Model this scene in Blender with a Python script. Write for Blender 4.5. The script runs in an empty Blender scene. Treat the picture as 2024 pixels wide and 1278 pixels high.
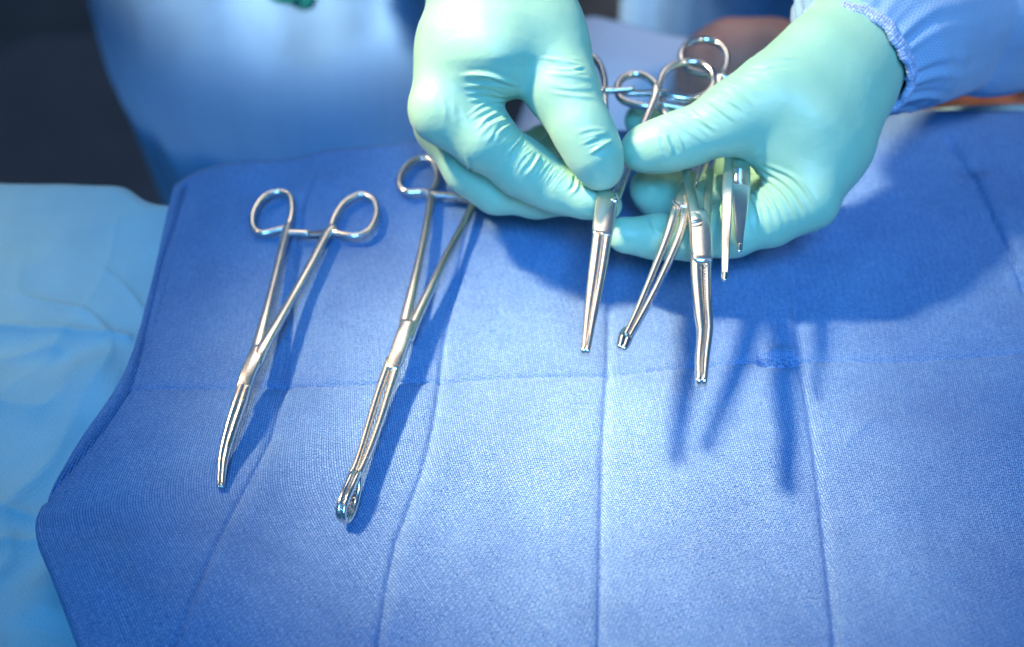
import bpy, math, random
import numpy as np
from mathutils import Vector
from mathutils.bvhtree import BVHTree

random.seed(7)
RNG = np.random.default_rng(11)
SC = bpy.context.scene
COL = SC.collection

# ------------------------------------------------------------------ camera
PITCH = math.radians(47.0)
DIST = 0.56
FPX = 2330.0                       # focal length in pixels of the 2024 px wide photograph
CAM = np.array([0.0, -DIST * math.cos(PITCH), DIST * math.sin(PITCH)])
RT = np.array([1.0, 0.0, 0.0])
UP = np.array([0.0, math.sin(PITCH), math.cos(PITCH)])
FW = np.array([0.0, math.cos(PITCH), -math.sin(PITCH)])

cam = bpy.data.cameras.new("camera")
cam.sensor_width = 36.0
cam.lens = FPX / 2024.0 * 36.0
cam.clip_start = 0.02
cam.clip_end = 50.0
cam.dof.use_dof = True
cam.dof.focus_distance = 0.505
cam.dof.aperture_fstop = 4.6
cam.dof.aperture_blades = 0
co = bpy.data.objects.new("camera", cam)
co.location = CAM
co.rotation_euler = (math.pi / 2 - PITCH, 0, 0)
COL.objects.link(co)
SC.camera = co

# ------------------------------------------------------------------ light
world = bpy.data.worlds.new("World")
SC.world = world
world.use_nodes = True
wb = world.node_tree.nodes["Background"]
wb.inputs[0].default_value = (0.08, 0.40, 0.95, 1)
wb.inputs[1].default_value = 0.27


def spot(name, loc, target, energy, radius, angle, blend, color):
    l = bpy.data.lights.new(name, 'SPOT')
    l.energy = energy
    l.shadow_soft_size = radius
    l.spot_size = math.radians(angle)
    l.spot_blend = blend
    l.color = color
    o = bpy.data.objects.new(name, l)
    o.location = loc
    o.rotation_euler = (Vector(target) - Vector(loc)).to_track_quat('-Z', 'Y').to_euler()
    COL.objects.link(o)
    return o


# theatre lamp: two heads high on the left; the rest are added fills
spot("surgical_lamp_main", (-0.67, 0.21, 0.95), (0.028, -0.062, 0.0), 390, 0.085, 11.4, 1.0, (1.0, 0.735, 0.42))
spot("surgical_lamp_twin", (-0.64, 0.30, 0.98), (0.10, 0.150, 0.06), 175, 0.085, 15.5, 1.0, (1.0, 0.82, 0.58))
spot("gown_fill_light", (-1.0, -0.62, 1.20), (-0.20, 0.60, 0.0), 1500, 0.12, 11.5, 1.0, (0.92, 0.88, 0.80))  # added light for the gown; its cone edge leaves the lower gown dark
spot("drape_fill_light", (-0.98, 0.30, 0.80), (-0.36, 0.04, -0.01), 38, 0.08, 16, 1.0, (1.0, 0.84, 0.66))  # added warm light grazing the drape at the left
spot("sleeve_fill_light", (0.95, -0.55, 1.45), (0.30, 0.29, 0.0), 75, 0.24, 19, 1.0, (1.0, 0.90, 0.80))  # unseen extra light from the right for sleeve and bare arm
spot("blue_fill_light", (0.06, -0.80, 1.15), (0.05, 0.02, 0.03), 165, 0.28, 28, 1.0, (0.12, 0.45, 1.0))  # added blue fill above the camera, lifts shadows and glove fronts
al = bpy.data.lights.new('steel_fill_light', 'AREA')  # area light added for the steel to reflect, stands for no known fixture
al.shape = 'RECTANGLE'; al.size = 1.4; al.size_y = 0.7; al.energy = 12; al.color = (1.0, 0.88, 0.72)
ao = bpy.data.objects.new('steel_fill_light', al); ao.location = (-0.25, 1.95, 2.1)
ao.rotation_euler = (Vector((-0.1, 0, 0)) - ao.location).to_track_quat('-Z', 'Y').to_euler()
COL.objects.link(ao)

SC.view_settings.view_transform = 'Standard'
SC.view_settings.look = 'None'
SC.view_settings.exposure = 0.0
SC.view_settings.gamma = 1.0
SC.view_settings.use_curve_mapping = False
SC.cycles.use_denoising = True
SC.cycles.max_bounces = 8
SC.cycles.glossy_bounces = 4


# ------------------------------------------------------------------ geometry helpers
def ray(px, py):
    return (px - 1012.0) / FPX * RT + (639.0 - py) / FPX * UP + FW


def at(px, py, d):
    """point seen at photo position px,py at the distance d along the view axis"""
    return CAM + d * ray(px, py)


def gnd(px, py, z=0.0):
    r = ray(px, py)
    return CAM + r * ((z - CAM[2]) / r[2])


def wall(px, py, y):
    r = ray(px, py)
    return CAM + r * ((y - CAM[1]) / r[1])


def catmull(pts, n, closed=False):
    P = np.asarray(pts, float)
    m = len(P)
    if m == 2:
        t = np.linspace(0, 1, n)[:, None]
        return P[0] * (1 - t) + P[1] * t
    if closed:
        Q = np.vstack([P[-1:], P, P[:2]])
        segs = m
    else:
        Q = np.vstack([2 * P[0] - P[1], P, 2 * P[-1] - P[-2]])
        segs = m - 1
    u = np.linspace(0, segs, n, endpoint=not closed)
    i = np.minimum(u.astype(int), segs - 1)
    f = (u - i)[:, None]
    a, b, c, d = Q[i], Q[i + 1], Q[i + 2], Q[i + 3]
    return 0.5 * ((2 * b) + (c - a) * f + (2 * a - 5 * b + 4 * c - d) * f ** 2 + (3 * b - a - 3 * c + d) * f ** 3)


def norm(v):
    return v / (np.linalg.norm(v, axis=-1, keepdims=True) + 1e-12)


def mesh_obj(name, verts, faces, mat, parent=None, smooth=True, uv=None):
    me = bpy.data.meshes.new(name)
    V = np.asarray(verts, float)
    if isinstance(faces, np.ndarray):
        n, k = faces.shape
        me.vertices.add(len(V))
        me.vertices.foreach_set('co', V.ravel())
        me.loops.add(n * k)
        me.loops.foreach_set('vertex_index', faces.ravel().astype(np.int32))
        me.polygons.add(n)
        me.polygons.foreach_set('loop_start', np.arange(0, n * k, k, dtype=np.int32))
        me.polygons.foreach_set('loop_total', np.full(n, k, dtype=np.int32))
        me.update(calc_edges=True)
    else:
        me.from_pydata([tuple(v) for v in V], [], faces)
    if uv is not None:
        lay = me.uv_layers.new(name='UVMap')
        li = np.empty(len(me.loops), dtype=np.int32)
        me.loops.foreach_get('vertex_index', li)
        lay.data.foreach_set('uv', np.asarray(uv, float)[li].ravel())
    me.polygons.foreach_set('use_smooth', [smooth] * len(me.polygons))
    me.materials.append(mat)
    me.validate()
    o = bpy.data.objects.new(name, me)
    COL.objects.link(o)
    if parent is not None:
        o.parent = parent
    return o


def empty(name, loc, label, cat, group=None):
    """top-level thing; parts keep world coordinates (parent offset is undone per part)"""
    o = bpy.data.objects.new(name, None)
    o.location = loc
    o.empty_display_size = 0.02
    o['label'] = label
    o['category'] = cat
    if group:
        o['group'] = group
    COL.objects.link(o)
    return o


def part(name, verts, faces, mat, parent, smooth=True, uv=None, label=None):
    """a mesh given in world coordinates, stored relative to its parent's base"""
    off = np.zeros(3)
    p = parent
    while p is not None:
        off += np.array(p.location)
        p = p.parent
    o = mesh_obj(name, np.asarray(verts, float) - off, faces, mat, parent, smooth, uv)
    if label:
        o['label'] = label
    return o


def grid_faces(nu, nv, closed_u=False, closed_v=False):
    iu = np.arange(nu if closed_u else nu - 1)
    iv = np.arange(nv if closed_v else nv - 1)
    U, V = np.meshgrid(iu, iv, indexing='ij')
    U2 = (U + 1) % nu
    V2 = (V + 1) % nv
    return np.stack([U * nv + V, U2 * nv + V, U2 * nv + V2, U * nv + V2], -1).reshape(-1, 4)


def sweep(pts, width, thick, normal, n=40, closed=False, sides=14, power=3.2):
    """rounded-rectangle bar along a smooth line; width lies across the line in the tool's plane"""
    C = catmull(pts, n, closed)
    t = np.linspace(0, 1, n)
    W = np.interp(t, np.linspace(0, 1, len(np.atleast_1d(width))), np.atleast_1d(width))
    T = np.interp(t, np.linspace(0, 1, len(np.atleast_1d(thick))), np.atleast_1d(thick))
    if closed:
        tan = norm(np.roll(C, -1, 0) - np.roll(C, 1, 0))
    else:
        tan = norm(np.gradient(C, axis=0))
    N = np.asarray(normal, float)
    N = np.broadcast_to(N, C.shape)
    lat = norm(np.cross(N, tan))
    nn = norm(np.cross(tan, lat))
    a = np.linspace(0, 2 * math.pi, sides, endpoint=False) + math.pi / sides
    ca, sa = np.cos(a), np.sin(a)
    e = 2.0 / power
    cx = np.sign(ca) * np.abs(ca) ** e
    cy = np.sign(sa) * np.abs(sa) ** e
    V = C[:, None, :] + 0.5 * W[:, None, None] * cx[None, :, None] * lat[:, None, :] \
        + 0.5 * T[:, None, None] * cy[None, :, None] * nn[:, None, :]
    V = V.reshape(-1, 3)
    F = grid_faces(n, sides, closed, True)
    F = [list(map(int, f)) for f in F]
    if not closed:
        # rounded ends
        V = list(V)
        for end, base, sgn in ((0, 0, -1), (n - 1, (n - 1) * sides, 1)):
            m = min(W[end], T[end]) * 0.5
            prev = list(range(base, base + sides))
            for ang in (0.45, 0.9, 1.25):
                ring = []
                for k in range(sides):
                    V.append(C[end] + sgn * tan[end] * m * math.sin(ang) + (V[base + k] - C[end]) * math.cos(ang))
                    ring.append(len(V) - 1)
                for k in range(sides):
                    k2 = (k + 1) % sides
                    q4 = [prev[k], prev[k2], ring[k2], ring[k]]
                    F.append(q4 if sgn < 0 else q4[::-1])
                prev = ring
            V.append(C[end] + sgn * tan[end] * m)
            ci = len(V) - 1
            for k in range(sides):
                k2 = (k + 1) % sides
                F.append([prev[k], prev[k2], ci] if sgn < 0 else [prev[k2], prev[k], ci])
        V = np.array(V)
    return V, F


def join(parts):
    V, F, o = [], [], 0
    for v, f in parts:
        V.append(np.asarray(v))
        F += [[i + o for i in q] for q in f]
        o += len(v)
    return np.vstack(V), F


def box_at(c, ax, ay, az, sx, sy, sz):
    V = []
    for i in (-1, 1):
        for j in (-1, 1):
            for k in (-1, 1):
                V.append(c + ax * sx * i / 2 + ay * sy * j / 2 + az * sz * k / 2)
    F = [[0, 1, 3, 2], [4, 6, 7, 5], [0, 4, 5, 1], [2, 3, 7, 6], [0, 2, 6, 4], [1, 5, 7, 3]]
    return np.array(V), F


def hash_noise(X, Y, seed=0):
    """smooth value noise on the unit grid"""
    xi = np.floor(X).astype(np.int64); yi = np.floor(Y).astype(np.int64)
    fx = X - xi; fy = Y - yi
    fx = fx * fx * (3 - 2 * fx); fy = fy * fy * (3 - 2 * fy)
    def h(a, b):
        n = (a * 374761393 + b * 668265263 + seed * 974634777) & 0xffffffff
        n = ((n ^ (n >> 13)) * 1274126177) & 0xffffffff
        return ((n ^ (n >> 16)) & 0xffff) / 65535.0 * 2 - 1
    return (h(xi, yi) * (1 - fx) + h(xi + 1, yi) * fx) * (1 - fy) + (h(xi, yi + 1) * (1 - fx) + h(xi + 1, yi + 1) * fx) * fy


def poly_dist(P, L):
    """distance from points P (n,k) to the polyline L (m,k), and the place along it 0..1"""
    best = np.full(len(P), 1e9); par = np.zeros(len(P))
    seg = np.linalg.norm(np.diff(L, axis=0), axis=1)
    cum = np.concatenate([[0], np.cumsum(seg)]); tot = cum[-1] + 1e-12
    for i in range(len(L) - 1):
        a, b = L[i], L[i + 1]
        ab = b - a
        t = np.clip(((P - a) @ ab) / (ab @ ab + 1e-15), 0, 1)
        d = np.linalg.norm(P - (a + t[:, None] * ab), axis=1)
        m = d < best
        best[m] = d[m]; par[m] = (cum[i] + t[m] * seg[i]) / tot
    return best, par


# ------------------------------------------------------------------ materials
def new_mat(name):
    m = bpy.data.materials.new(name)
    m.use_nodes = True
    nt = m.node_tree
    b = nt.nodes['Principled BSDF']
    return m, nt, b


def nd(nt, kind, **kw):
    n = nt.nodes.new(kind)
    for k, v in kw.items():
        setattr(n, k, v)
    return n


def ramp(nt, fac, stops):
    r = nd(nt, 'ShaderNodeValToRGB')
    el = r.color_ramp.elements
    while len(el) < len(stops):
        el.new(0.5)
    for e, (p, c) in zip(el, stops):
        e.position = p
        e.color = (*c, 1)
    nt.links.new(fac, r.inputs[0])
    return r.outputs[0]


def noise(nt, vec, scale, detail=3.0, rough=0.5):
    n = nd(nt, 'ShaderNodeTexNoise')
    n.inputs['Scale'].default_value = scale
    n.inputs['Detail'].default_value = detail
    n.inputs['Roughness'].default_value = rough
    nt.links.new(vec, n.inputs['Vector'])
    return n


def bump(nt, height, dist, strength, prev=None):
    b = nd(nt, 'ShaderNodeBump')
    b.inputs['Distance'].default_value = dist
    b.inputs['Strength'].default_value = strength
    nt.links.new(height, b.inputs['Height'])
    if prev is not None:
        nt.links.new(prev, b.inputs['Normal'])
    return b.outputs[0]


def mixc(nt, fac, a, b, mode='MIX'):
    m = nd(nt, 'ShaderNodeMix', data_type='RGBA', blend_type=mode)
    for sock, v in ((m.inputs[0], fac), (m.inputs[6], a), (m.inputs[7], b)):
        if hasattr(v, 'is_linked'):
            nt.links.new(v, sock)
        elif isinstance(v, (int, float)):
            sock.default_value = v
        else:
            sock.default_value = (*v, 1)
    return m.outputs[2]


def mathn(nt, op, a, b=None, c=None):
    m = nd(nt, 'ShaderNodeMath', operation=op)
    for s, v in zip(m.inputs, (a, b, c)):
        if v is None:
            continue
        if hasattr(v, 'is_linked'):
            nt.links.new(v, s)
        else:
            s.default_value = v
    return m.outputs[0]


def glove_mat(name, base, deep):
    m, nt, b = new_mat(name)
    tc = nd(nt, 'ShaderNodeTexCoord').outputs['Object']
    n1 = noise(nt, tc, 38, 3)
    col = ramp(nt, n1.outputs[0], [(0.35, deep), (0.65, base)])
    nt.links.new(col, b.inputs['Base Color'])
    b.inputs['Roughness'].default_value = 0.44
    b.inputs['Specular IOR Level'].default_value = 0.45
    b.inputs['Subsurface Weight'].default_value = 0.10
    b.inputs['Subsurface Radius'].default_value = (0.5, 1.0, 0.9)
    b.inputs['Subsurface Scale'].default_value = 0.0035
    b.inputs['Sheen Weight'].default_value = 0.12
    fine = noise(nt, tc, 1500, 2)
    mid = noise(nt, tc, 260, 3)
    nb = bump(nt, mid.outputs[0], 0.0009, 0.22)
    nb = bump(nt, fine.outputs[0], 0.0003, 0.22, nb)
    nt.links.new(nb, b.inputs['Normal'])
    return m


def weave_mat(name, light, dark, gap, bw, bh, bump_d, stain=0.25, rough=0.9):
    """woven cotton: short floats of thread laid like bricks, darker ground between them"""
    m, nt, b = new_mat(name)
    uv = nd(nt, 'ShaderNodeUVMap').outputs[0]
    wob = noise(nt, uv, 420, 2)
    wv = nd(nt, 'ShaderNodeVectorMath', operation='SCALE'); nt.links.new(wob.outputs['Color'], wv.inputs[0]); wv.inputs['Scale'].default_value = bw * 0.25
    ad = nd(nt, 'ShaderNodeVectorMath', operation='ADD'); nt.links.new(uv, ad.inputs[0]); nt.links.new(wv.outputs[0], ad.inputs[1])
    sp = nd(nt, 'ShaderNodeSeparateXYZ'); nt.links.new(ad.outputs[0], sp.inputs[0])
    cb = nd(nt, 'ShaderNodeCombineXYZ'); nt.links.new(sp.outputs[1], cb.inputs[0]); nt.links.new(sp.outputs[0], cb.inputs[1])
    def brick(w, h, vec, freq):
        t = nd(nt, 'ShaderNodeTexBrick')
        t.offset = 0.5; t.squash = 0.6; t.squash_frequency = freq
        t.inputs['Scale'].default_value = 1.0
        t.inputs['Brick Width'].default_value = w
        t.inputs['Row Height'].default_value = h
        t.inputs['Mortar Size'].default_value = min(w, h) * 0.17
        t.inputs['Mortar Smooth'].default_value = 1.0
        t.inputs['Color1'].default_value = (1, 1, 1, 1)
        t.inputs['Color2'].default_value = (0.80, 0.80, 0.80, 1)
        t.inputs['Mortar'].default_value = (0, 0, 0, 1)
        nt.links.new(vec, t.inputs['Vector'])
        return t.outputs['Color']
    t1 = brick(bw, bh, cb.outputs[0], 3)
    t2 = brick(bh * 1.6, bw * 0.55, ad.outputs[0], 2)
    sel = noise(nt, uv, 1.3 / bw, 1)
    selr = ramp(nt, sel.outputs[0], [(0.57, (0, 0, 0)), (0.68, (1, 1, 1))])
    h = mixc(nt, selr, t1, t2)
    hb = nd(nt, 'ShaderNodeRGBToBW'); nt.links.new(h, hb.inputs[0])
    col = ramp(nt, hb.outputs[0], [(0.0, gap), (0.45, dark), (1.0, light)])
    big = noise(nt, uv, 16, 4, 0.6)
    tint = ramp(nt, big.outputs[0], [(0.3, (1 - stain, 1 - stain, 1 - stain * 0.7)), (0.7, (1, 1, 1))])
    col = mixc(nt, 1.0, col, tint, 'MULTIPLY')
    nt.links.new(col, b.inputs['Base Color'])
    b.inputs['Roughness'].default_value = rough
    b.inputs['Specular IOR Level'].default_value = 0.15
    b.inputs['Sheen Weight'].default_value = 0.08
    b.inputs['Sheen Roughness'].default_value = 0.5
    fz = noise(nt, uv, 2600, 2)
    nb = bump(nt, hb.outputs[0], bump_d, 0.8)
    nb = bump(nt, fz.outputs[0], 0.0002, 0.4, nb)
    nt.links.new(nb, b.inputs['Normal'])
    return m


def nonwoven_mat(name, light, dark, period, rough=0.75, trans=0.0, streak=0.2):
    """pressed gown fabric: a diamond grid of small sunken dots"""
    m, nt, b = new_mat(name)
    uv = nd(nt, 'ShaderNodeUVMap').outputs[0]
    sep = nd(nt, 'ShaderNodeSeparateXYZ'); nt.links.new(uv, sep.inputs[0])
    k = 2 * math.pi / period
    sx = mathn(nt, 'SINE', mathn(nt, 'MULTIPLY', sep.outputs[0], k))
    sy = mathn(nt, 'SINE', mathn(nt, 'MULTIPLY', sep.outputs[1], k * 0.8))
    dot = mathn(nt, 'MULTIPLY', sx, sy)
    hgt = ramp(nt, dot, [(0.45, (1, 1, 1)), (0.75, (0, 0, 0))])
    n1 = noise(nt, uv, 30, 4, 0.6)
    n2 = noise(nt, uv, 900, 3)
    f = mathn(nt, 'ADD', mathn(nt, 'MULTIPLY', n1.outputs[0], 0.6), mathn(nt, 'MULTIPLY', n2.outputs[0], 0.4))
    c = ramp(nt, f, [(0.3, tuple(x * (1 - streak) for x in light)), (0.7, light)])
    c = mixc(nt, hgt, dark, c)
    nt.links.new(c, b.inputs['Base Color'])
    b.inputs['Roughness'].default_value = rough
    b.inputs['Specular IOR Level'].default_value = 0.2
    b.inputs['Sheen Weight'].default_value = 0.2
    hb = nd(nt, 'ShaderNodeRGBToBW'); nt.links.new(hgt, hb.inputs[0])
    nb = bump(nt, n1.outputs[0], 0.004, 0.3)
    nb = bump(nt, hb.outputs[0], 0.0003, 0.6, nb)
    nt.links.new(nb, b.inputs['Normal'])
    return m


def metal_mat(name, base, rough, brush=0.5):
    m, nt, b = new_mat(name)
    tc = nd(nt, 'ShaderNodeTexCoord').outputs['Object']
    n1 = noise(nt, tc, 140, 4, 0.6)
    n2 = noise(nt, tc, 1800, 2)
    r = nd(nt, 'ShaderNodeMapRange')
    r.inputs[3].default_value = rough * 0.88; r.inputs[4].default_value = rough * 1.15
    nt.links.new(n1.outputs[0], r.inputs[0])
    nt.links.new(r.outputs[0], b.inputs['Roughness'])
    c = ramp(nt, n1.outputs[0], [(0.3, tuple(x * 0.96 for x in base)), (0.7, base)])
    nt.links.new(c, b.inputs['Base Color'])
    b.inputs['Metallic'].default_value = 1.0
    nb = bump(nt, n2.outputs[0], 0.00006, 0.2 * brush)
    nb = bump(nt, n1.outputs[0], 0.0004, 0.05, nb)
    nt.links.new(nb, b.inputs['Normal'])
    return m


def plain_mat(name, a, b_, scale, rough, bump_d=0.001, spec=0.3, sss=0.0):
    m, nt, b = new_mat(name)
    tc = nd(nt, 'ShaderNodeTexCoord').outputs['Object']
    n1 = noise(nt, tc, scale, 4, 0.6)
    c = ramp(nt, n1.outputs[0], [(0.3, a), (0.7, b_)])
    nt.links.new(c, b.inputs['Base Color'])
    b.inputs['Roughness'].default_value = rough
    b.inputs['Specular IOR Level'].default_value = spec
    if sss:
        b.inputs['Subsurface Weight'].default_value = sss
        b.inputs['Subsurface Scale'].default_value = 0.006
        b.inputs['Subsurface Radius'].default_value = (1, 0.35, 0.2)
    nb = bump(nt, n1.outputs[0], bump_d, 0.4)
    nt.links.new(nb, b.inputs['Normal'])
    return m


M_GLOVE = glove_mat('glove_latex', (0.325, 0.59, 0.405), (0.30, 0.56, 0.38))
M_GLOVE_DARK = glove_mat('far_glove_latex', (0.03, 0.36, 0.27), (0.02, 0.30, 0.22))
M_TOWEL = weave_mat('huck_towel', (0.255, 0.42, 0.67), (0.040, 0.185, 0.47), (0.003, 0.045, 0.25), 0.0019, 0.00098, 0.00045)
M_DRAPE = nonwoven_mat('drape_nonwoven', (0.33, 0.60, 0.68), (0.29, 0.56, 0.65), 0.0024)
M_SLEEVE = nonwoven_mat('gown_nonwoven', (0.28, 0.46, 0.66), (0.12, 0.29, 0.55), 0.0024)
M_GOWN = nonwoven_mat('far_gown', (0.19, 0.36, 0.58), (0.17, 0.33, 0.55), 0.0034)
M_CUFF = weave_mat('knit_cuff', (0.56, 0.69, 0.92), (0.44, 0.59, 0.90), (0.24, 0.42, 0.80), 0.0026, 0.0013, 0.0008, 0.1)
M_STEEL = metal_mat('satin_steel', (0.88, 0.83, 0.76), 0.25)
M_STEEL2 = metal_mat('polished_steel', (0.80, 0.76, 0.71), 0.17)
M_DARK = metal_mat('serration_steel', (0.34, 0.33, 0.32), 0.38)
M_SKIN = plain_mat('skin', (0.66, 0.24, 0.15), (0.74, 0.30, 0.19), 60, 0.5, 0.001, 0.3, 0.2)
M_PALE = plain_mat('pale_cloth', (0.76, 0.70, 0.72), (0.82, 0.76, 0.78), 14, 0.85, 0.004)
M_FLOOR = plain_mat('floor_vinyl', (0.075, 0.072, 0.075), (0.11, 0.10, 0.10), 7, 0.6, 0.001)
M_SLATE = plain_mat('slate_rubber', (0.075, 0.085, 0.105), (0.10, 0.11, 0.13), 9, 0.7, 0.001)

VIEWN = -FW


# ------------------------------------------------------------------ setting
def flat_sheet(name, x0, x1, y0, y1, z, mat):
    nu, nv = 20, 20
    X, Y = np.meshgrid(np.linspace(x0, x1, nu), np.linspace(y0, y1, nv), indexing='ij')
    V = np.stack([X, Y, np.full_like(X, z)], -1).reshape(-1, 3)
    o = mesh_obj(name, V, grid_faces(nu, nv), mat)
    o['kind'] = 'structure'
    return o


flat_sheet('floor', -4, 4, -3, 5, -0.90, M_FLOOR)


def coons(L, R, T, B, nu, nv):
    """L,R run far to near, T,B run left to right; gives (nu,nv,2)"""
    L = catmull(L, nv); R = catmull(R, nv); T = catmull(T, nu); B = catmull(B, nu)
    s = np.linspace(0, 1, nu)[:, None, None]; t = np.linspace(0, 1, nv)[None, :, None]
    ruled = (1 - s) * L[None] + s * R[None] + (1 - t) * T[:, None] + t * B[:, None]
    bil = (1 - s) * (1 - t) * L[0] + s * (1 - t) * R[0] + (1 - s) * t * L[-1] + s * t * R[-1]
    return ruled - bil


def gpts(pix):
    return np.array([gnd(*p)[:2] for p in pix])


def crease(XY, Z, pix, amp, w, sharp=True, fade=0.12, side=0.0):
    """press a fold line into a cloth height field (amp<0 is a valley)"""
    L = catmull(gpts(pix), 18)
    P = XY.reshape(-1, 2)
    reach = (6 if sharp else 3) * w
    m = np.all((P > L.min(0) - reach) & (P < L.max(0) + reach), axis=1)
    d = np.full(len(P), 1e3); t = np.full(len(P), 0.5)
    d[m], t[m] = poly_dist(P[m], L)
    f = np.clip(t / fade, 0, 1) * np.clip((1 - t) / fade, 0, 1) if fade > 0 else 1.0
    f = f * f * (3 - 2 * f) if fade > 0 else f
    prof = np.exp(-d / w) if sharp else np.exp(-(d / w) ** 2)
    Z += (amp * prof * f).reshape(Z.shape)


def add_skirt(XY, Z, n, step, rad, dirv):
    """continue the far row of a cloth over the table edge and straight down"""
    rowsXY, rowsZ = [], []
    for k in range(n, 0, -1):
        a = k * step
        ang = min(a / rad, math.pi / 2)
        out = rad * math.sin(ang)
        z = -rad * (1 - math.cos(ang)) - max(0, a - rad * math.pi / 2)
        wob = 0.004 * np.sin(np.linspace(0, 26, len(XY))) * min(1, a / 0.08)
        rowsXY.append(XY[:, 0] + np.array(dirv) * (out + wob)[:, None] if np.ndim(out + wob) else XY[:, 0] + np.array(dirv) * out)
        rowsZ.append(Z[:, 0] + z)
    XY = np.concatenate([np.stack(rowsXY, 1), XY], 1)
    Z = np.concatenate([np.stack(rowsZ, 1), Z], 1)
    return XY, Z


# ---- light blue drape under the towel
def build_drape():
    nu, nv = 260, 240
    L = gpts([(-420, 335), (-520, 600), (-620, 1000), (-760, 1600)])
    R = gpts([(2500, 190), (2600, 600), (2700, 1000), (2900, 1600)])
    T = gpts([(-420, 335), (0, 338), (205, 345), (330, 388), (700, 330), (1300, 262), (1780, 205), (2030, 182), (2500, 190)])
    B = gpts([(-760, 1600), (200, 1600), (1100, 1600), (2000, 1600), (2900, 1600)])
    XY = coons(L, R, T, B, nu, nv)
    X, Y = XY[..., 0], XY[..., 1]
    Z = np.full(X.shape, -0.010)
    Z += 0.0022 * hash_noise(X * 22, Y * 22, 1) + 0.0008 * hash_noise(X * 60, Y * 60, 2)
    rg = 1 - np.abs(hash_noise(X * 26 + 2.5 * hash_noise(X * 9, Y * 9, 31), Y * 34 + 2.5 * hash_noise(X * 9, Y * 9, 32), 33))
    Z += 0.0075 * rg ** 5 * np.clip(0.5 + hash_noise(X * 8, Y * 8, 34), 0, 1)
    # falls away at the lower left, beside the towel
    low = np.clip((-0.14 - X + 0.10 * (Y < 9)) / 0.10, 0, 1) * np.clip((-0.02 - Y) / 0.10, 0, 1)
    Z -= 0.020 * low * low * (3 - 2 * low)
    crease(XY, Z, [(-80, 612), (120, 628), (275, 645)], 0.0045, 0.0035, True, 0.1)
    crease(XY, Z, [(-60, 650), (60, 680), (170, 655)], -0.004, 0.010, False, 0.2)
    crease(XY, Z, [(165, 655), (200, 760), (210, 820)], 0.005, 0.012, False, 0.3)
    crease(XY, Z, [(-80, 800), (90, 660), (190, 520), (230, 380)], 0.0012, 0.003, True, 0.1)
    crease(XY, Z, [(-100, 940), (40, 958), (110, 975)], 0.004, 0.004, True, 0.15)
    crease(XY, Z, [(-100, 1005), (30, 1000), (110, 990)], 0.0035, 0.004, True, 0.15)
    crease(XY, Z, [(20, 1180), (60, 1090), (130, 1020)], 0.005, 0.010, False, 0.3)
    Z = np.where(X > -0.182, np.minimum(Z, -0.0095), Z)
    XY, Z = add_skirt(XY, Z, 60, 0.010, 0.010, (0.0, 1.0))
    V = np.concatenate([XY, Z[..., None]], -1)
    o = mesh_obj('table_drape', V.reshape(-1, 3), grid_faces(XY.shape[0], XY.shape[1])[:, ::-1].copy(), M_DRAPE, uv=V.reshape(-1, 3)[:, :2])
    o['label'] = 'light blue non-woven drape spread under the darker blue towel'
    o['category'] = 'drape'


build_drape()


# ---- blue huck towel
TOWEL = {}


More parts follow.
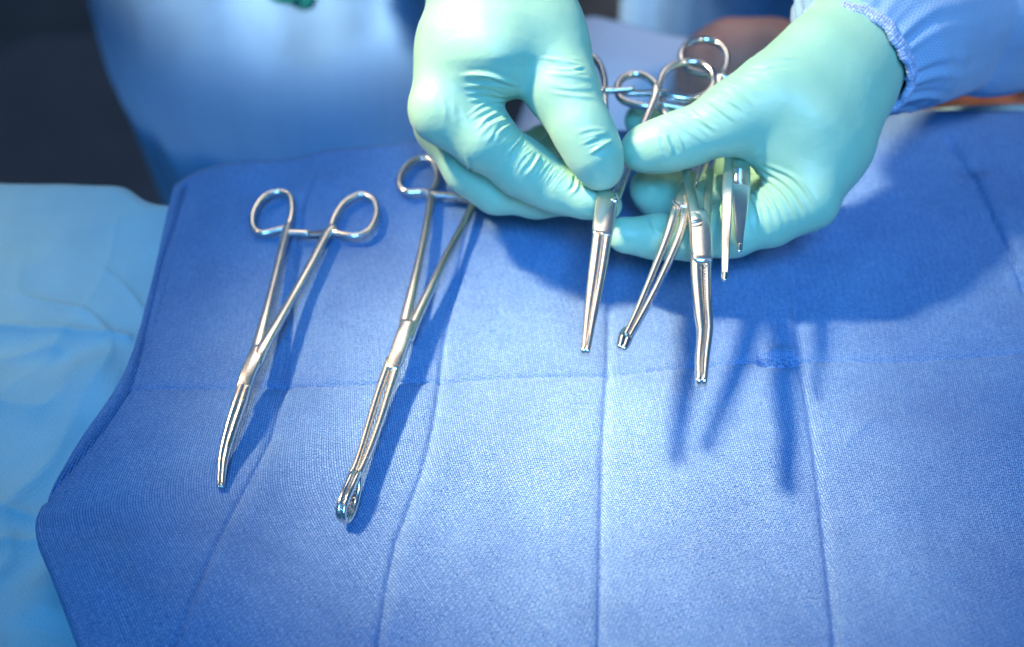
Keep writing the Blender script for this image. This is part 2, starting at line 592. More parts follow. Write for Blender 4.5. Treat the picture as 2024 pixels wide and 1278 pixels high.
def build_towel():
    nu, nv = 620, 540
    Lpx = [(342, 372), (318, 470), (290, 590), (243, 740), (150, 880), (72, 1000), (60, 1050), (88, 1125), (145, 1278), (240, 1560)]
    L = gpts(Lpx)
    R = gpts([(2330, 232), (2400, 600), (2470, 1000), (2560, 1560)])
    T = gpts([(342, 372), (395, 345), (465, 328), (575, 322), (650, 304), (830, 287), (1100, 270), (1400, 250), (1760, 226), (2030, 226), (2330, 232)])
    B = gpts([(240, 1560), (800, 1560), (1400, 1560), (2000, 1560), (2560, 1560)])
    XY = coons(L, R, T, B, nu, nv)
    X, Y = XY[..., 0], XY[..., 1]
    s = np.linspace(0, 1, nu)[:, None] * np.ones((1, nv))
    t = np.ones((nu, 1)) * np.linspace(0, 1, nv)[None]
    Z = 0.0016 * hash_noise(X * 14 + 3, Y * 14, 5) + 0.0007 * hash_noise(X * 38, Y * 38, 6) + 0.00022 * hash_noise(X * 120, Y * 120, 7)
    # soft rises between the fold lines
    V_A = [(640, 322), (598, 430), (580, 600), (560, 770), (520, 900), (425, 1085), (340, 1290), (300, 1420)]
    V_B = [(930, 420), (905, 540), (880, 660), (862, 800), (838, 920), (778, 1080), (745, 1290), (735, 1420)]
    V_C = [(1212, 380), (1207, 490), (1203, 700), (1192, 900), (1185, 1290), (1182, 1420)]
    V_D = [(1530, 360), (1560, 470), (1580, 690), (1597, 790), (1622, 960), (1655, 1290), (1668, 1420)]
    V_E = [(1870, 262), (1912, 330), (1960, 440), (2030, 570), (2100, 680)]
    H_1 = [(236, 768), (400, 766), (560, 762), (870, 750), (1200, 735), (1400, 718), (1585, 708), (1750, 712), (2060, 690)]
    for c, a in ((V_A, -0.0030), (V_B, -0.0034), (V_C, -0.0032), (V_D, -0.0036), (V_E, -0.0055)):
        crease(XY, Z, c, a * 0.22, 0.009, False, 0.06)
        crease(XY, Z, c, a * 0.80, 0.0012, True, 0.06)
    crease(XY, Z, H_1, -0.0006, 0.010, False, 0.02)
    crease(XY, Z, H_1, -0.0018, 0.0011, True, 0.02)
    # ridge beside the left fold, lower half
    crease(XY, Z, [(540, 860), (500, 985), (420, 1130), (360, 1290)], 0.0022, 0.009, False, 0.15)
    crease(XY, Z, [(875, 850), (850, 960), (800, 1090), (770, 1290)], 0.0020, 0.008, False, 0.15)
    crease(XY, Z, [(1925, 330), (1975, 440), (2045, 570)], 0.0040, 0.008, False, 0.15)
    crease(XY, Z, [(130, 1060), (200, 1120), (230, 1230)], 0.0022, 0.010, False, 0.3)
    crease(XY, Z, [(250, 980), (300, 1080), (290, 1200)], -0.0018, 0.012, False, 0.3)
    crease(XY, Z, [(330, 830), (390, 880), (400, 1000)], 0.0016, 0.012, False, 0.3)
    # pinch by the crossing of two folds
    crease(XY, Z, [(1490, 712), (1545, 712), (1588, 702)], -0.0050, 0.0022, True, 0.25)
    crease(XY, Z, [(1500, 697), (1550, 695), (1590, 690)], 0.0022, 0.004, False, 0.3)
    crease(XY, Z, [(1655, 895), (1690, 860), (1730, 820)], 0.0011, 0.0016, True, 0.3)
    crease(XY, Z, [(1560, 470), (1545, 590), (1580, 690)], 0.0022, 0.005, False, 0.3)
    crease(XY, Z, [(1640, 480), (1660, 600), (1620, 690)], 0.0018, 0.010, False, 0.3)
    crease(XY, Z, [(1700, 760), (1760, 900), (1790, 1050)], 0.0018, 0.014, False, 0.3)
    crease(XY, Z, [(660, 330), (600, 390), (560, 450)], 0.0030, 0.010, False, 0.3)
    crease(XY, Z, [(470, 345), (520, 400), (540, 480)], -0.0030, 0.012, False, 0.3)
    crease(XY, Z, [(950, 900), (900, 1100), (880, 1290)], 0.0012, 0.014, False, 0.3)
    crease(XY, Z, [(1350, 900), (1390, 1100), (1410, 1290)], 0.0012, 0.018, False, 0.3)
    # stitched hem along the left edge
    seam = [(368, 362), (345, 440), (322, 510), (296, 620), (262, 752), (200, 850), (127, 942), (78, 1000)]
    crease(XY, Z, seam, -0.0036, 0.0013, True, 0.02)
    crease(XY, Z, [(382, 372), (356, 470), (312, 630), (280, 752), (215, 862), (140, 952)], -0.0009, 0.0014, True, 0.05)
    crease(XY, Z, [(355, 368), (330, 470), (306, 590), (252, 745), (170, 868), (92, 985)], 0.0012, 0.0030, False, 0.02)
    # edges settle on the drape, the lower left corner turns under
    e = s * np.hypot(*(R[0] - L[0]))
    under = np.clip((t - 0.40) / 0.12, 0, 1)
    rad = 0.0018 + 0.0035 * under
    q = np.clip(1 - e / rad, 0, 1)
    Z -= (0.0050 + 0.012 * under) * (1 - np.sqrt(np.clip(1 - q * q, 0, 1)))
    # keep it above the drape
    XY2, Z2 = add_skirt(XY, Z, 24, 0.006, 0.009, (0.02, 1.0))
    Vv = np.concatenate([XY2, Z2[..., None]], -1)
    # cloth coordinates in metres for the weave
    du = np.linalg.norm(np.diff(Vv, axis=0), axis=-1).mean(1); dv = np.linalg.norm(np.diff(Vv, axis=1), axis=-1).mean(0)
    uu = np.concatenate([[0], np.cumsum(du)]); vv = np.concatenate([[0], np.cumsum(dv)])
    UVg = np.stack(np.meshgrid(uu, vv, indexing='ij'), -1)
    o = mesh_obj('surgical_towel', Vv.reshape(-1, 3), grid_faces(Vv.shape[0], Vv.shape[1])[:, ::-1].copy(), M_TOWEL, uv=UVg.reshape(-1, 2))
    o['label'] = 'creased royal blue huck towel with stitched hem under the instruments'
    o['category'] = 'towel'


build_towel()


# ------------------------------------------------------------------ implicit surfaces for hands and arms
def seg_sdf(P, a, b, ra, rb):
    ab = b - a
    t = np.clip(((P - a) @ ab) / (ab @ ab + 1e-12), 0, 1)
    return np.linalg.norm(P - (a + t[..., None] * ab), axis=-1) - (ra + (rb - ra) * t)


def smin(a, b, k):
    h = np.clip(k - np.abs(a - b), 0, None) / k
    return np.minimum(a, b) - h * h * k * 0.25


def chain_sdf(P, ch, k):
    d = None
    for (a, ra), (b, rb) in zip(ch[:-1], ch[1:]):
        s = seg_sdf(P, a, b, ra, rb)
        d = s if d is None else smin(d, s, k)
    return d


def body_sdf(P, palm, fingers, kp=0.014, kf=0.010, kb=0.0016, kc=0.006):
    pd = None
    for ch in palm:
        s = chain_sdf(P, ch, kp)
        pd = s if pd is None else smin(pd, s, kp)
    d = pd
    for ch in fingers:
        s = smin(pd, chain_sdf(P, ch, kc), kf)
        d = smin(d, s, kb)
    return d


def surface_nets(fn, lo, hi, h):
    n = np.ceil((hi - lo) / h).astype(int) + 1
    ax = [lo[i] + h * np.arange(n[i]) for i in range(3)]
    # coarse pass first, then only the cells near the surface
    q = 5
    cn = -(-n // q)
    Cg = np.stack(np.meshgrid(*[lo[i] + h * (q * np.arange(cn[i]) + (q - 1) / 2) for i in range(3)], indexing='ij'), -1)
    Gc = fn(Cg.reshape(-1, 3)).reshape(tuple(cn))
    G = Gc.astype(np.float32)
    for i in range(3):
        G = G.repeat(q, i)
    G = np.ascontiguousarray(G[:n[0], :n[1], :n[2]])
    ii = np.argwhere(np.abs(G) < q * h * 1.15)
    for b0 in range(0, len(ii), 200000):
        b = ii[b0:b0 + 200000]
        G[b[:, 0], b[:, 1], b[:, 2]] = fn(lo + h * b)
    S = G < 0
    c = [S[i:n[0] - 1 + i, j:n[1] - 1 + j, k:n[2] - 1 + k] for i in (0, 1) for j in (0, 1) for k in (0, 1)]
    cnt = sum(x.astype(np.int8) for x in c)
    act = (cnt > 0) & (cnt < 8)
    idx = -np.ones(act.shape, np.int64)
    cells = np.argwhere(act)
    idx[act] = np.arange(len(cells))
    acc = np.zeros((len(cells), 3)); w = np.zeros(len(cells))
    corners = [(i, j, k) for i in (0, 1) for j in (0, 1) for k in (0, 1)]
    for a in range(8):
        for b in range(a + 1, 8):
            da = np.array(corners[b]) - np.array(corners[a])
            if np.abs(da).sum() != 1:
                continue
            ca = cells + corners[a]; cb = cells + corners[b]
            ga = G[ca[:, 0], ca[:, 1], ca[:, 2]]; gb = G[cb[:, 0], cb[:, 1], cb[:, 2]]
            m = (ga < 0) != (gb < 0)
            tt = np.where(m, ga / (ga - gb + 1e-12), 0)
            p = np.array(corners[a]) + tt[:, None] * da
            acc[m] += p[m]; w[m] += 1
    V = lo + h * (cells + acc / w[:, None])
    quads = []
    for axn in range(3):
        sl0 = [slice(1, -1)] * 3; sl1 = [slice(1, -1)] * 3
        sl0[axn] = slice(0, -1); sl1[axn] = slice(1, None)
        s0 = S[tuple(sl0)]; s1 = S[tuple(sl1)]
        o1, o2 = [(1, 2), (2, 0), (0, 1)][axn]
        for flip in (False, True):
            m = (s0 & ~s1) if not flip else (~s0 & s1)
            e = np.argwhere(m)
            if not len(e):
                continue
            base = e.copy()
            for q in range(3):
                if q != axn:
                    base[:, q] += 1
            def cell(d1, d2):
                cc = base.copy(); cc[:, o1] -= d1; cc[:, o2] -= d2
                return idx[cc[:, 0], cc[:, 1], cc[:, 2]]
            q4 = np.stack([cell(1, 1), cell(0, 1), cell(0, 0), cell(1, 0)], -1)
            quads.append(q4 if not flip else q4[:, ::-1])
    return V, np.concatenate(quads)


def grad(fn, V, e=4e-4):
    g = np.zeros_like(V)
    for i in range(3):
        d = np.zeros(3); d[i] = e
        g[:, i] = fn(V + d) - fn(V - d)
    return norm(g)


def subdivide(V, F):
    """one Catmull-Clark step through a throw-away object"""
    me = bpy.data.meshes.new('tmp')
    me.from_pydata(V.tolist(), [], F.tolist())
    ob = bpy.data.objects.new('tmp', me)
    COL.objects.link(ob)
    md = ob.modifiers.new('s', 'SUBSURF'); md.levels = 1; md.render_levels = 1
    dg = bpy.context.evaluated_depsgraph_get()
    ev = ob.evaluated_get(dg)
    m2 = bpy.data.meshes.new_from_object(ev)
    n = len(m2.vertices)
    v = np.empty(n * 3); m2.vertices.foreach_get('co', v)
    li = np.empty(len(m2.loops), np.int32); m2.loops.foreach_get('vertex_index', li)
    f = li.reshape(-1, 4).astype(np.int64)
    bpy.data.objects.remove(ob); bpy.data.meshes.remove(me); bpy.data.meshes.remove(m2)
    return v.reshape(-1, 3), f


def px(p):
    """(px, py, distance, radius in px) -> world point and radius in metres"""
    return (at(p[0], p[1], p[2]), p[3] * p[2] / FPX)


def build_hand(palm_px, fingers_px, strokes, voxel=0.0013, **kw):
    palm = [[px(p) for p in ch] for ch in palm_px]
    fingers = [[px(p) for p in ch] for ch in fingers_px]
    allp = [q for ch in palm + fingers for q in ch]
    lo = np.min([c - r for c, r in allp], 0) - 0.014
    hi = np.max([c + r for c, r in allp], 0) + 0.014
    fn = lambda P: body_sdf(P, palm, fingers, **kw)
    V, F = surface_nets(fn, lo, hi, voxel)
    for _ in range(2):
        V = V - fn(V)[:, None] * grad(fn, V)
    bvh = BVHTree.FromPolygons(V.tolist(), F.tolist())
    V, F = subdivide(V, F)
    N = grad(fn, V)
    # slack latex: faint uneven swelling
    D = 0.00035 * hash_noise(V[:, 0] * 95 + V[:, 2] * 60, V[:, 1] * 95 - V[:, 2] * 60, 3)
    org = Vector(CAM)
    for pts, amp, wpx in strokes:
        C = catmull(np.array(pts, float), 12)
        line = []
        for x, y in C:
            hit = bvh.ray_cast(org, Vector(norm(ray(x, y))))
            if hit[0] is not None:
                line.append(np.array(hit[0]))
        if len(line) < 3:
            continue
        line = np.array(line)
        w = 0.72 * wpx * 0.54 / FPX
        amp = 1.05 * amp
        lo_ = line.min(0) - 4 * w; hi_ = line.max(0) + 4 * w
        m = np.all((V > lo_) & (V < hi_), axis=1)
        if not m.any():
            continue
        d, t = poly_dist(V[m], line)
        f = np.clip(t / 0.25, 0, 1) * np.clip((1 - t) / 0.35, 0, 1)
        f = f * f * (3 - 2 * f)
        prof = 0.6 * np.exp(-(d / w) ** 2) + 0.5 * np.exp(-d / (0.7 * w)) - 0.45 * np.exp(-(d / (2.1 * w)) ** 2)
        D[m] += amp * 0.001 * prof * f
    V = V + N * D[:, None]
    return V, F


def fan(a0, a1, b0, b1, n, amp, w, bow=0.0, jit=5.0, seed=1):
    """n wrinkles whose starts run a0..a1 and ends b0..b1"""
    r = random.Random(seed)
    out = []
    for i in range(n):
        t = (i + 0.5) / n + r.uniform(-0.25, 0.25) / n
        s = np.array(a0) * (1 - t) + np.array(a1) * t + np.array([r.uniform(-jit, jit), r.uniform(-jit, jit)])
        e = np.array(b0) * (1 - t) + np.array(b1) * t + np.array([r.uniform(-jit, jit), r.uniform(-jit, jit)])
        mid = (s + e) / 2
        nrm = np.array([-(e - s)[1], (e - s)[0]])
        mid = mid + nrm * (bow + r.uniform(-0.06, 0.06))
        out.append(([tuple(s), tuple(mid), tuple(e)], amp * r.uniform(0.55, 1.15), w * r.uniform(0.75, 1.25)))
    return out


# ------------------------------------------------------------------ person who holds the instruments
nurse = empty('person', tuple(gnd(1400, 150, 0.0)), 'person in blue gown and mint green gloves sorting clamps over the towel', 'person')

# right hand (left in the picture)
L_palm = [
    [(955, -190, 0.575, 78), (936, -40, 0.552, 72), (908, 90, 0.540, 70), (877, 214, 0.537, 63)],
    [(1025, -190, 0.575, 78), (1040, -40, 0.552, 72), (1074, 70, 0.542, 68), (1108, 172, 0.534, 60)],
    [(990, -190, 0.585, 90), (985, 0, 0.547, 84), (985, 80, 0.534, 70), (983, 112, 0.530, 54), (984, 132, 0.531, 40)],
    [(960, 0, 0.585, 70), (900, 150, 0.575, 66), (884, 250, 0.572, 50)],
]
L_fing = [
    [(1095, 110, 0.539, 64), (1117, 185, 0.532, 61), (1143, 240, 0.529, 56), (1162, 276, 0.529, 53), (1177, 308, 0.530, 49), (1187, 334, 0.532, 43)],
    [(880, 215, 0.538, 61), (955, 272, 0.538, 59), (1030, 331, 0.546, 53), (1075, 356, 0.549, 47), (1112, 374, 0.549, 43), (1160, 392, 0.547, 37), (1200, 405, 0.546, 30)],
    [(875, 245, 0.565, 56), (935, 330, 0.565, 55), (982, 370, 0.568, 49), (1060, 386, 0.570, 41), (1125, 392, 0.570, 36)],
    [(890, 262, 0.595, 52), (950, 330, 0.600, 50), (1020, 345, 0.604, 42), (1085, 318, 0.604, 38), (1100, 292, 0.602, 34)],
    [(915, 262, 0.618, 46), (975, 312, 0.622, 42), (1040, 305, 0.624, 36), (1072, 276, 0.622, 31)],
]
L_str = []
# web between thumb and index
L_str += fan((905, 140), (918, 205), (1030, 168), (1000, 200), 6, 0.75, 6, -0.08, 4, 1)
L_str += [([(900, 150), (960, 148), (1036, 172)], 1.0, 6), ([(915, 165), (965, 163), (1025, 176)], -0.9, 5)]
# base of the index finger
L_str += fan((1003, 195), (1015, 245), (915, 225), (955, 285), 6, 0.75, 5.5, 0.10, 4, 2)
L_str += [([(1010, 238), (988, 252), (965, 285)], -1.3, 6), ([(1000, 210), (965, 232), (935, 262)], 1.0, 6)]
L_str += fan((1020, 245), (1062, 300), (975, 300), (1020, 352), 8, 0.55, 4.5, 0.05, 3, 3)
L_str += [([(1062, 300), (1046, 322), (1026, 344)], -1.3, 5), ([(1068, 305), (1054, 328), (1036, 352)], 1.0, 5)]
L_str += fan((1070, 302), (1130, 342), (1045, 345), (1095, 385), 8, 0.50, 4.2, 0.05, 3, 4)
L_str += [([(1137, 346), (1133, 366), (1118, 384)], -1.5, 5), ([(1142, 350), (1140, 372), (1122, 390)], 1.2, 5)]
# thumb root and joint
L_str += fan((1155, 108), (1185, 205), (1060, 105), (1085, 190), 9, 0.55, 6, -0.05, 5, 5)
L_str += [([(1156, 128), (1110, 120), (1062, 112)], 1.0, 6), ([(1160, 140), (1115, 132), (1075, 128)], -0.7, 6)]
L_str += fan((1198, 250), (1214, 292), (1130, 262), (1162, 310), 5, 0.65, 6, 0.05, 4, 6)
L_str += [([(1212, 276), (1188, 288), (1163, 306)], 1.25, 6), ([(1206, 266), (1180, 276), (1152, 292)], -1.0, 6)]
# middle finger, edge of the hand
L_str += [([(925, 312), (930, 330), (934, 350)], -1.2, 5), ([(918, 300), (924, 322), (926, 350)], 0.9, 5)]
L_str += fan((960, 350), (1040, 392), (955, 385), (1030, 412), 6, 0.45, 4, 0, 3, 7)
L_str += fan((860, 180), (930, 215), (870, 250), (940, 270), 3, 0.3, 9, 0, 5, 8)
V, F = build_hand(L_palm, L_fing, L_str)
part('glove', V, F, M_GLOVE, nurse, label='gloved hand pinching the needle holder, back of hand brightly lit')

# left hand (right in the picture)
R_palm = [
    [(1735, -10, 0.592, 58), (1668, 62, 0.566, 62), (1608, 118, 0.553, 65), (1540, 180, 0.544, 66), (1455, 228, 0.541, 60)],
    [(1775, 40, 0.596, 52), (1719, 106, 0.570, 61), (1690, 182, 0.559, 59), (1645, 292, 0.550, 61), (1602, 392, 0.541, 52)],
    [(1745, 20, 0.595, 60), (1690, 85, 0.570, 68), (1645, 165, 0.554, 74), (1595, 255, 0.546, 76), (1562, 318, 0.546, 58)],
    [(1570, 225, 0.546, 62), (1518, 268, 0.545, 40)],
    [(1690, 140, 0.590, 56), (1630, 300, 0.580, 58), (1592, 392, 0.572, 46)],
]
R_fing = [
    [(1520, 200, 0.542, 70), (1450, 232, 0.541, 61), (1400, 255, 0.541, 54), (1345, 276, 0.542, 52), (1305, 288, 0.542, 49), (1270, 295, 0.543, 45)],
    [(1592, 398, 0.543, 54), (1520, 432, 0.545, 52), (1445, 454, 0.548, 50), (1370, 466, 0.550, 45), (1300, 468, 0.551, 41), (1235, 464, 0.551, 36)],
    [(1585, 385, 0.575, 50), (1500, 400, 0.582, 47), (1420, 395, 0.588, 46), (1350, 388, 0.589, 46), (1300, 380, 0.585, 44), (1285, 372, 0.580, 40)],
    [(1575, 360, 0.600, 48), (1490, 355, 0.608, 46), (1420, 345, 0.612, 44), (1360, 335, 0.610, 42), (1310, 318, 0.604, 38)],
    [(1570, 330, 0.620, 44), (1480, 310, 0.630, 41), (1390, 275, 0.634, 38), (1320, 248, 0.630, 36), (1268, 236, 0.625, 34)],
]
R_str = []
R_str += fan((1500, 118), (1290, 245), (1590, 120), (1390, 300), 13, 0.62, 6, -0.06, 5, 11)
R_str += [([(1484, 134), (1530, 116), (1585, 116)], 1.1, 7), ([(1490, 146), (1530, 134), (1575, 134)], -0.8, 6),
          ([(1436, 172), (1462, 190), (1492, 214)], 1.1, 6), ([(1418, 186), (1446, 208), (1480, 234)], -0.8, 6),
          ([(1398, 196), (1430, 222), (1462, 244)], 1.0, 6), ([(1360, 214), (1392, 240), (1420, 262)], 0.9, 6)]
R_str += [([(1312, 262), (1320, 284), (1334, 310)], 1.2, 5), ([(1322, 262), (1332, 286), (1342, 308)], -1.1, 5),
          ([(1334, 262), (1346, 284), (1352, 308)], 0.9, 5), ([(1304, 270), (1310, 292), (1322, 312)], -0.8, 5)]
# skin of the glove fanning from the web over the knuckle
for i, (e, b) in enumerate([((1622, 420), -0.05), ((1606, 440), -0.08), ((1588, 456), -0.1), ((1568, 464), -0.12), ((1548, 468), -0.14), ((1526, 474), -0.16), ((1506, 478), -0.16)]):
    s = (1502 - i * 4, 318 + i * 9)
    m = ((s[0] + e[0]) / 2 + 14 - i * 1, (s[1] + e[1]) / 2 - 14 + i)
    R_str.append(([s, m, e], 0.9 if i % 2 == 0 else 0.75, 6.5))
    R_str.append(([(s[0] - 5, s[1] + 4), (m[0] - 7, m[1] + 5), (e[0] - 9, e[1] + 4)], -0.65, 5))
R_str += fan((1480, 395), (1420, 440), (1500, 478), (1430, 490), 6, 0.55, 5, 0.08, 4, 13)
R_str += [([(1284, 432), (1290, 446), (1300, 462)], 1.4, 5), ([(1296, 434), (1304, 450), (1312, 462)], -1.0, 5)]
V, F = build_hand(R_palm, R_fing, R_str)
part('glove', V, F, M_GLOVE, nurse, label='gloved hand cradling several instruments, thumb over their shanks')


# cuffs and sleeves
def sleeve(center, radii, normal_hint, gather, n_ang=160, n_len=70, seed=0):
    C = catmull(center, n_len)
    Rr = np.interp(np.linspace(0, 1, n_len), np.linspace(0, 1, len(radii)), radii)
    tan = norm(np.gradient(C, axis=0))
    lat = norm(np.cross(np.broadcast_to(normal_hint, C.shape), tan))
    nn = norm(np.cross(tan, lat))
    a = np.linspace(0, 2 * math.pi, n_ang, endpoint=False)
    s = np.linspace(0, 1, n_len)[:, None]
    A = a[None]
    g = gather * np.exp(-s / 0.10) * (np.sin(A * 19 + 1.3 * np.sin(A * 3)) * 0.7 + np.sin(A * 31 + 2) * 0.4)
    g = g + 0.05 * np.sin(A * 3 + 4 * s + seed) * s + 0.035 * np.sin(A * 5 - 7 * s + seed) * np.clip(s * 3, 0, 1)
    rr = Rr[:, None] * (1 + g)
    P = C[:, None] + rr[..., None] * (np.cos(A)[..., None] * lat[:, None] + 0.86 * np.sin(A)[..., None] * nn[:, None])
    ln = np.concatenate([[0], np.cumsum(np.linalg.norm(np.diff(C, axis=0), axis=1))])
    U = np.stack([np.broadcast_to(A * Rr.mean(), rr.shape), np.broadcast_to(ln[:, None], rr.shape)], -1)
    return P.reshape(-1, 3), grid_faces(n_len, n_ang, False, True), U.reshape(-1, 2)


def cuff(center, axis, radius, tube, normal_hint, waves=46):
    n, k = 260, 16
    a = np.linspace(0, 2 * math.pi, n, endpoint=False)
    ax = norm(np.asarray(axis, float))
    lat = norm(np.cross(normal_hint, ax)); nn = norm(np.cross(ax, lat))
    rad = radius * (1 + 0.008 * np.sin(a * 9) + 0.006 * np.sin(a * 23 + 1))
    off = 0.0012 * np.sin(a * 5 + 1) + 0.0005 * np.sin(a * 17)
    dirv = np.cos(a)[:, None] * lat + 0.88 * np.sin(a)[:, None] * nn
    Cc = center + rad[:, None] * dirv + off[:, None] * ax
    b = np.linspace(0, 2 * math.pi, k, endpoint=False)
    tr = tube * (1 + 0.07 * np.sin(a * waves))[:, None] * np.ones((1, k))
    P = Cc[:, None] + (tr * np.cos(b))[..., None] * norm(dirv)[:, None] + (1.7 * tr * np.sin(b))[..., None] * ax
    U = np.stack([np.broadcast_to((a * radius)[:, None], tr.shape), np.broadcast_to((b * tube)[None], tr.shape)], -1)
    return P.reshape(-1, 3), grid_faces(n, k, True, True), U.reshape(-1, 2)


# right sleeve of the picture
ax = norm(0.86 * (0.66 * RT + 0.75 * UP) + 0.51 * FW)
cc = at(1684, 118, 0.566)
V, F, U = sleeve([cc - ax * 0.001, at(1742, 58, 0.584), at(1842, 12, 0.610), at(1992, -55, 0.645), at(2300, -250, 0.80), at(2120, -800, 1.0)],
                 [0.0296, 0.0425, 0.0465, 0.0470, 0.0485, 0.058, 0.064, 0.07, 0.075, 0.08], VIEWN, 0.055, n_ang=220, n_len=110, seed=1)
part('sleeve', V, F, M_SLEEVE, nurse, uv=U)
V, F, U = cuff(cc, ax, 0.0306, 0.0022, VIEWN, 90)
part('cuff', V, F, M_CUFF, nurse, uv=U)
# left sleeve of the picture (just above the frame)
d0 = at(990, -150, 0.575); d1 = at(985, -230, 0.60); d2 = at(1000, -420, 0.70); d3 = at(1150, -760, 0.98)
V, F, U = sleeve([d0, d1, d2, d3], [0.040, 0.050, 0.060, 0.075, 0.08], VIEWN, 0.06, seed=3)
part('sleeve', V, F, M_SLEEVE, nurse, uv=U)
V, F, U = cuff(at(990, -140, 0.573), d1 - d0, 0.0375, 0.0028, VIEWN)
part('cuff', V, F, M_CUFF, nurse, uv=U)


def torso(rows, front, back, nang=120, seed=0, pleat=0.02):
    """stack of flattened rings; rows = (x0, x1, y, z)"""
    rows = np.array(rows, float)
    n = 60
    Rr = np.stack([np.interp(np.linspace(0, 1, n), np.linspace(0, 1, len(rows)), rows[:, i]) for i in range(4)], -1)
    for _ in range(6):
        Rr[1:-1] = 0.25 * Rr[:-2] + 0.5 * Rr[1:-1] + 0.25 * Rr[2:]
    a = np.linspace(0, 2 * math.pi, nang, endpoint=False)[None]
    cx = (Rr[:, 0:1] + Rr[:, 1:2]) / 2; hx = (Rr[:, 1:2] - Rr[:, 0:1]) / 2
    w = 1 + pleat * np.sin(a * 9 + seed + 3 * np.linspace(0, 1, n)[:, None]) + pleat * 0.7 * np.sin(a * 17 + 2 * seed)
    x = cx + hx * np.cos(a)
    y = Rr[:, 2:3] + np.where(np.sin(a) < 0, front, back) * np.sin(a) * w
    z = np.broadcast_to(Rr[:, 3:4], x.shape)
    V = np.stack([x, y, z], -1)
    U = np.stack([np.broadcast_to(a * 0.2, x.shape), z], -1)
    return V.reshape(-1, 3), grid_faces(n, nang, False, True), U.reshape(-1, 2)


def rows_from(px_rows):
    out = []
    for py, xl, xr, y in px_rows:
        a = wall(xl, py, y); b = wall(xr, py, y)
        out.append((a[0], b[0], y, a[2]))
    return out


# gown of the same person, far behind the rings
V, F, U = torso(rows_from([(-900, 1330, 1900, 0.86), (-400, 1260, 1900, 0.84), (0, 1228, 1900, 0.80), (90, 1222, 1900, 0.80), (260, 1215, 1900, 0.80), (500, 1215, 1900, 0.80)]), 0.09, 0.09, seed=2, pleat=0.16)
part('gown', V, F[:, ::-1].copy(), M_GOWN, nurse, uv=U)

# ------------------------------------------------------------------ second person, far left
surgeon = empty('person', tuple(wall(520, 500, 0.5)), 'blurred person in blue gown standing behind the table at left', 'person')
V, F, U = torso(rows_from([(-420, 120, 1000, 0.66), (-120, 150, 940, 0.66), (0, 182, 905, 0.63), (110, 215, 900, 0.54), (190, 255, 900, 0.475), (300, 300, 905, 0.475), (420, 345, 900, 0.48), (700, 400, 900, 0.50)]), 0.10, 0.10, seed=1, pleat=0.06)
part('gown', V, F[:, ::-1].copy(), M_GOWN, surgeon, uv=U)
# gloved fingertips dipping into the top of the picture
gp = [[(610, -190, 0.93, 60), (590, -110, 0.92, 58)]]
gf = [[(590, -110, 0.92, 48), (570, -50, 0.90, 36), (598, -8, 0.89, 24), (606, -2, 0.89, 20)],
      [(640, -120, 0.93, 44), (650, -60, 0.92, 32), (668, -28, 0.92, 22)],
      [(550, -110, 0.91, 44), (535, -60, 0.89, 32), (552, -22, 0.88, 24), (575, -10, 0.88, 20)]]
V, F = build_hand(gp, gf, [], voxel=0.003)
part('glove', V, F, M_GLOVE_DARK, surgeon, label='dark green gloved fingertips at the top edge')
V, F, U = sleeve([at(612, -175, 0.93), at(640, -330, 1.0), at(720, -520, 1.15), at(760, -640, 1.22)], [0.030, 0.040, 0.048, 0.055, 0.06], VIEWN, 0.05, n_ang=80, n_len=40, seed=5)
part('sleeve', V, F, M_GOWN, surgeon, uv=U)

# ------------------------------------------------------------------ bare arm on a pale sheet behind the rings
def build_pale():
    nu, nv = 70, 50
    L = np.array([gnd(1128, 52, -0.10)[:2], gnd(1080, 150, -0.10)[:2], gnd(1015, 330, -0.10)[:2]])
    R = np.array([gnd(1700, 110, -0.10)[:2], gnd(1720, 200, -0.10)[:2], gnd(1740, 330, -0.10)[:2]])
    T = np.array([gnd(1128, 52, -0.10)[:2], gnd(1165, 38, -0.10)[:2], gnd(1220, 42, -0.10)[:2], gnd(1400, 80, -0.10)[:2], gnd(1700, 110, -0.10)[:2]])
    B = np.array([gnd(1015, 330, -0.10)[:2], gnd(1400, 330, -0.10)[:2], gnd(1740, 330, -0.10)[:2]])
    XY = coons(L, R, T, B, nu, nv)
    Z = -0.10 + 0.003 * hash_noise(XY[..., 0] * 20, XY[..., 1] * 20, 9)
    XY, Z = add_skirt(XY, Z, 20, 0.012, 0.012, (0.0, 1.0))
    V = np.concatenate([XY, Z[..., None]], -1)
    # left side falls
    side = V[:1].repeat(14, 0).copy()
    for k in range(14):
        a = (14 - k) * 0.012
        side[k, :, 0] -= 0.012 * math.sin(min(a / 0.012, 1.57)); side[k, :, 2] -= 0.012 * (1 - math.cos(min(a / 0.012, 1.57))) + max(0, a - 0.019)
    V = np.concatenate([side, V], 0)
    o = mesh_obj('side_sheet', V.reshape(-1, 3), grid_faces(V.shape[0], V.shape[1])[:, ::-1].copy(), M_PALE)
    o['label'] = 'pale grey-blue sheet on a lower surface behind the ring handles'
    o['category'] = 'sheet'


build_pale()


def gp(x, y, z, r):
    p = gnd(x, y, z)
    d = (p - CAM) @ FW
    return (x, y, d, r)


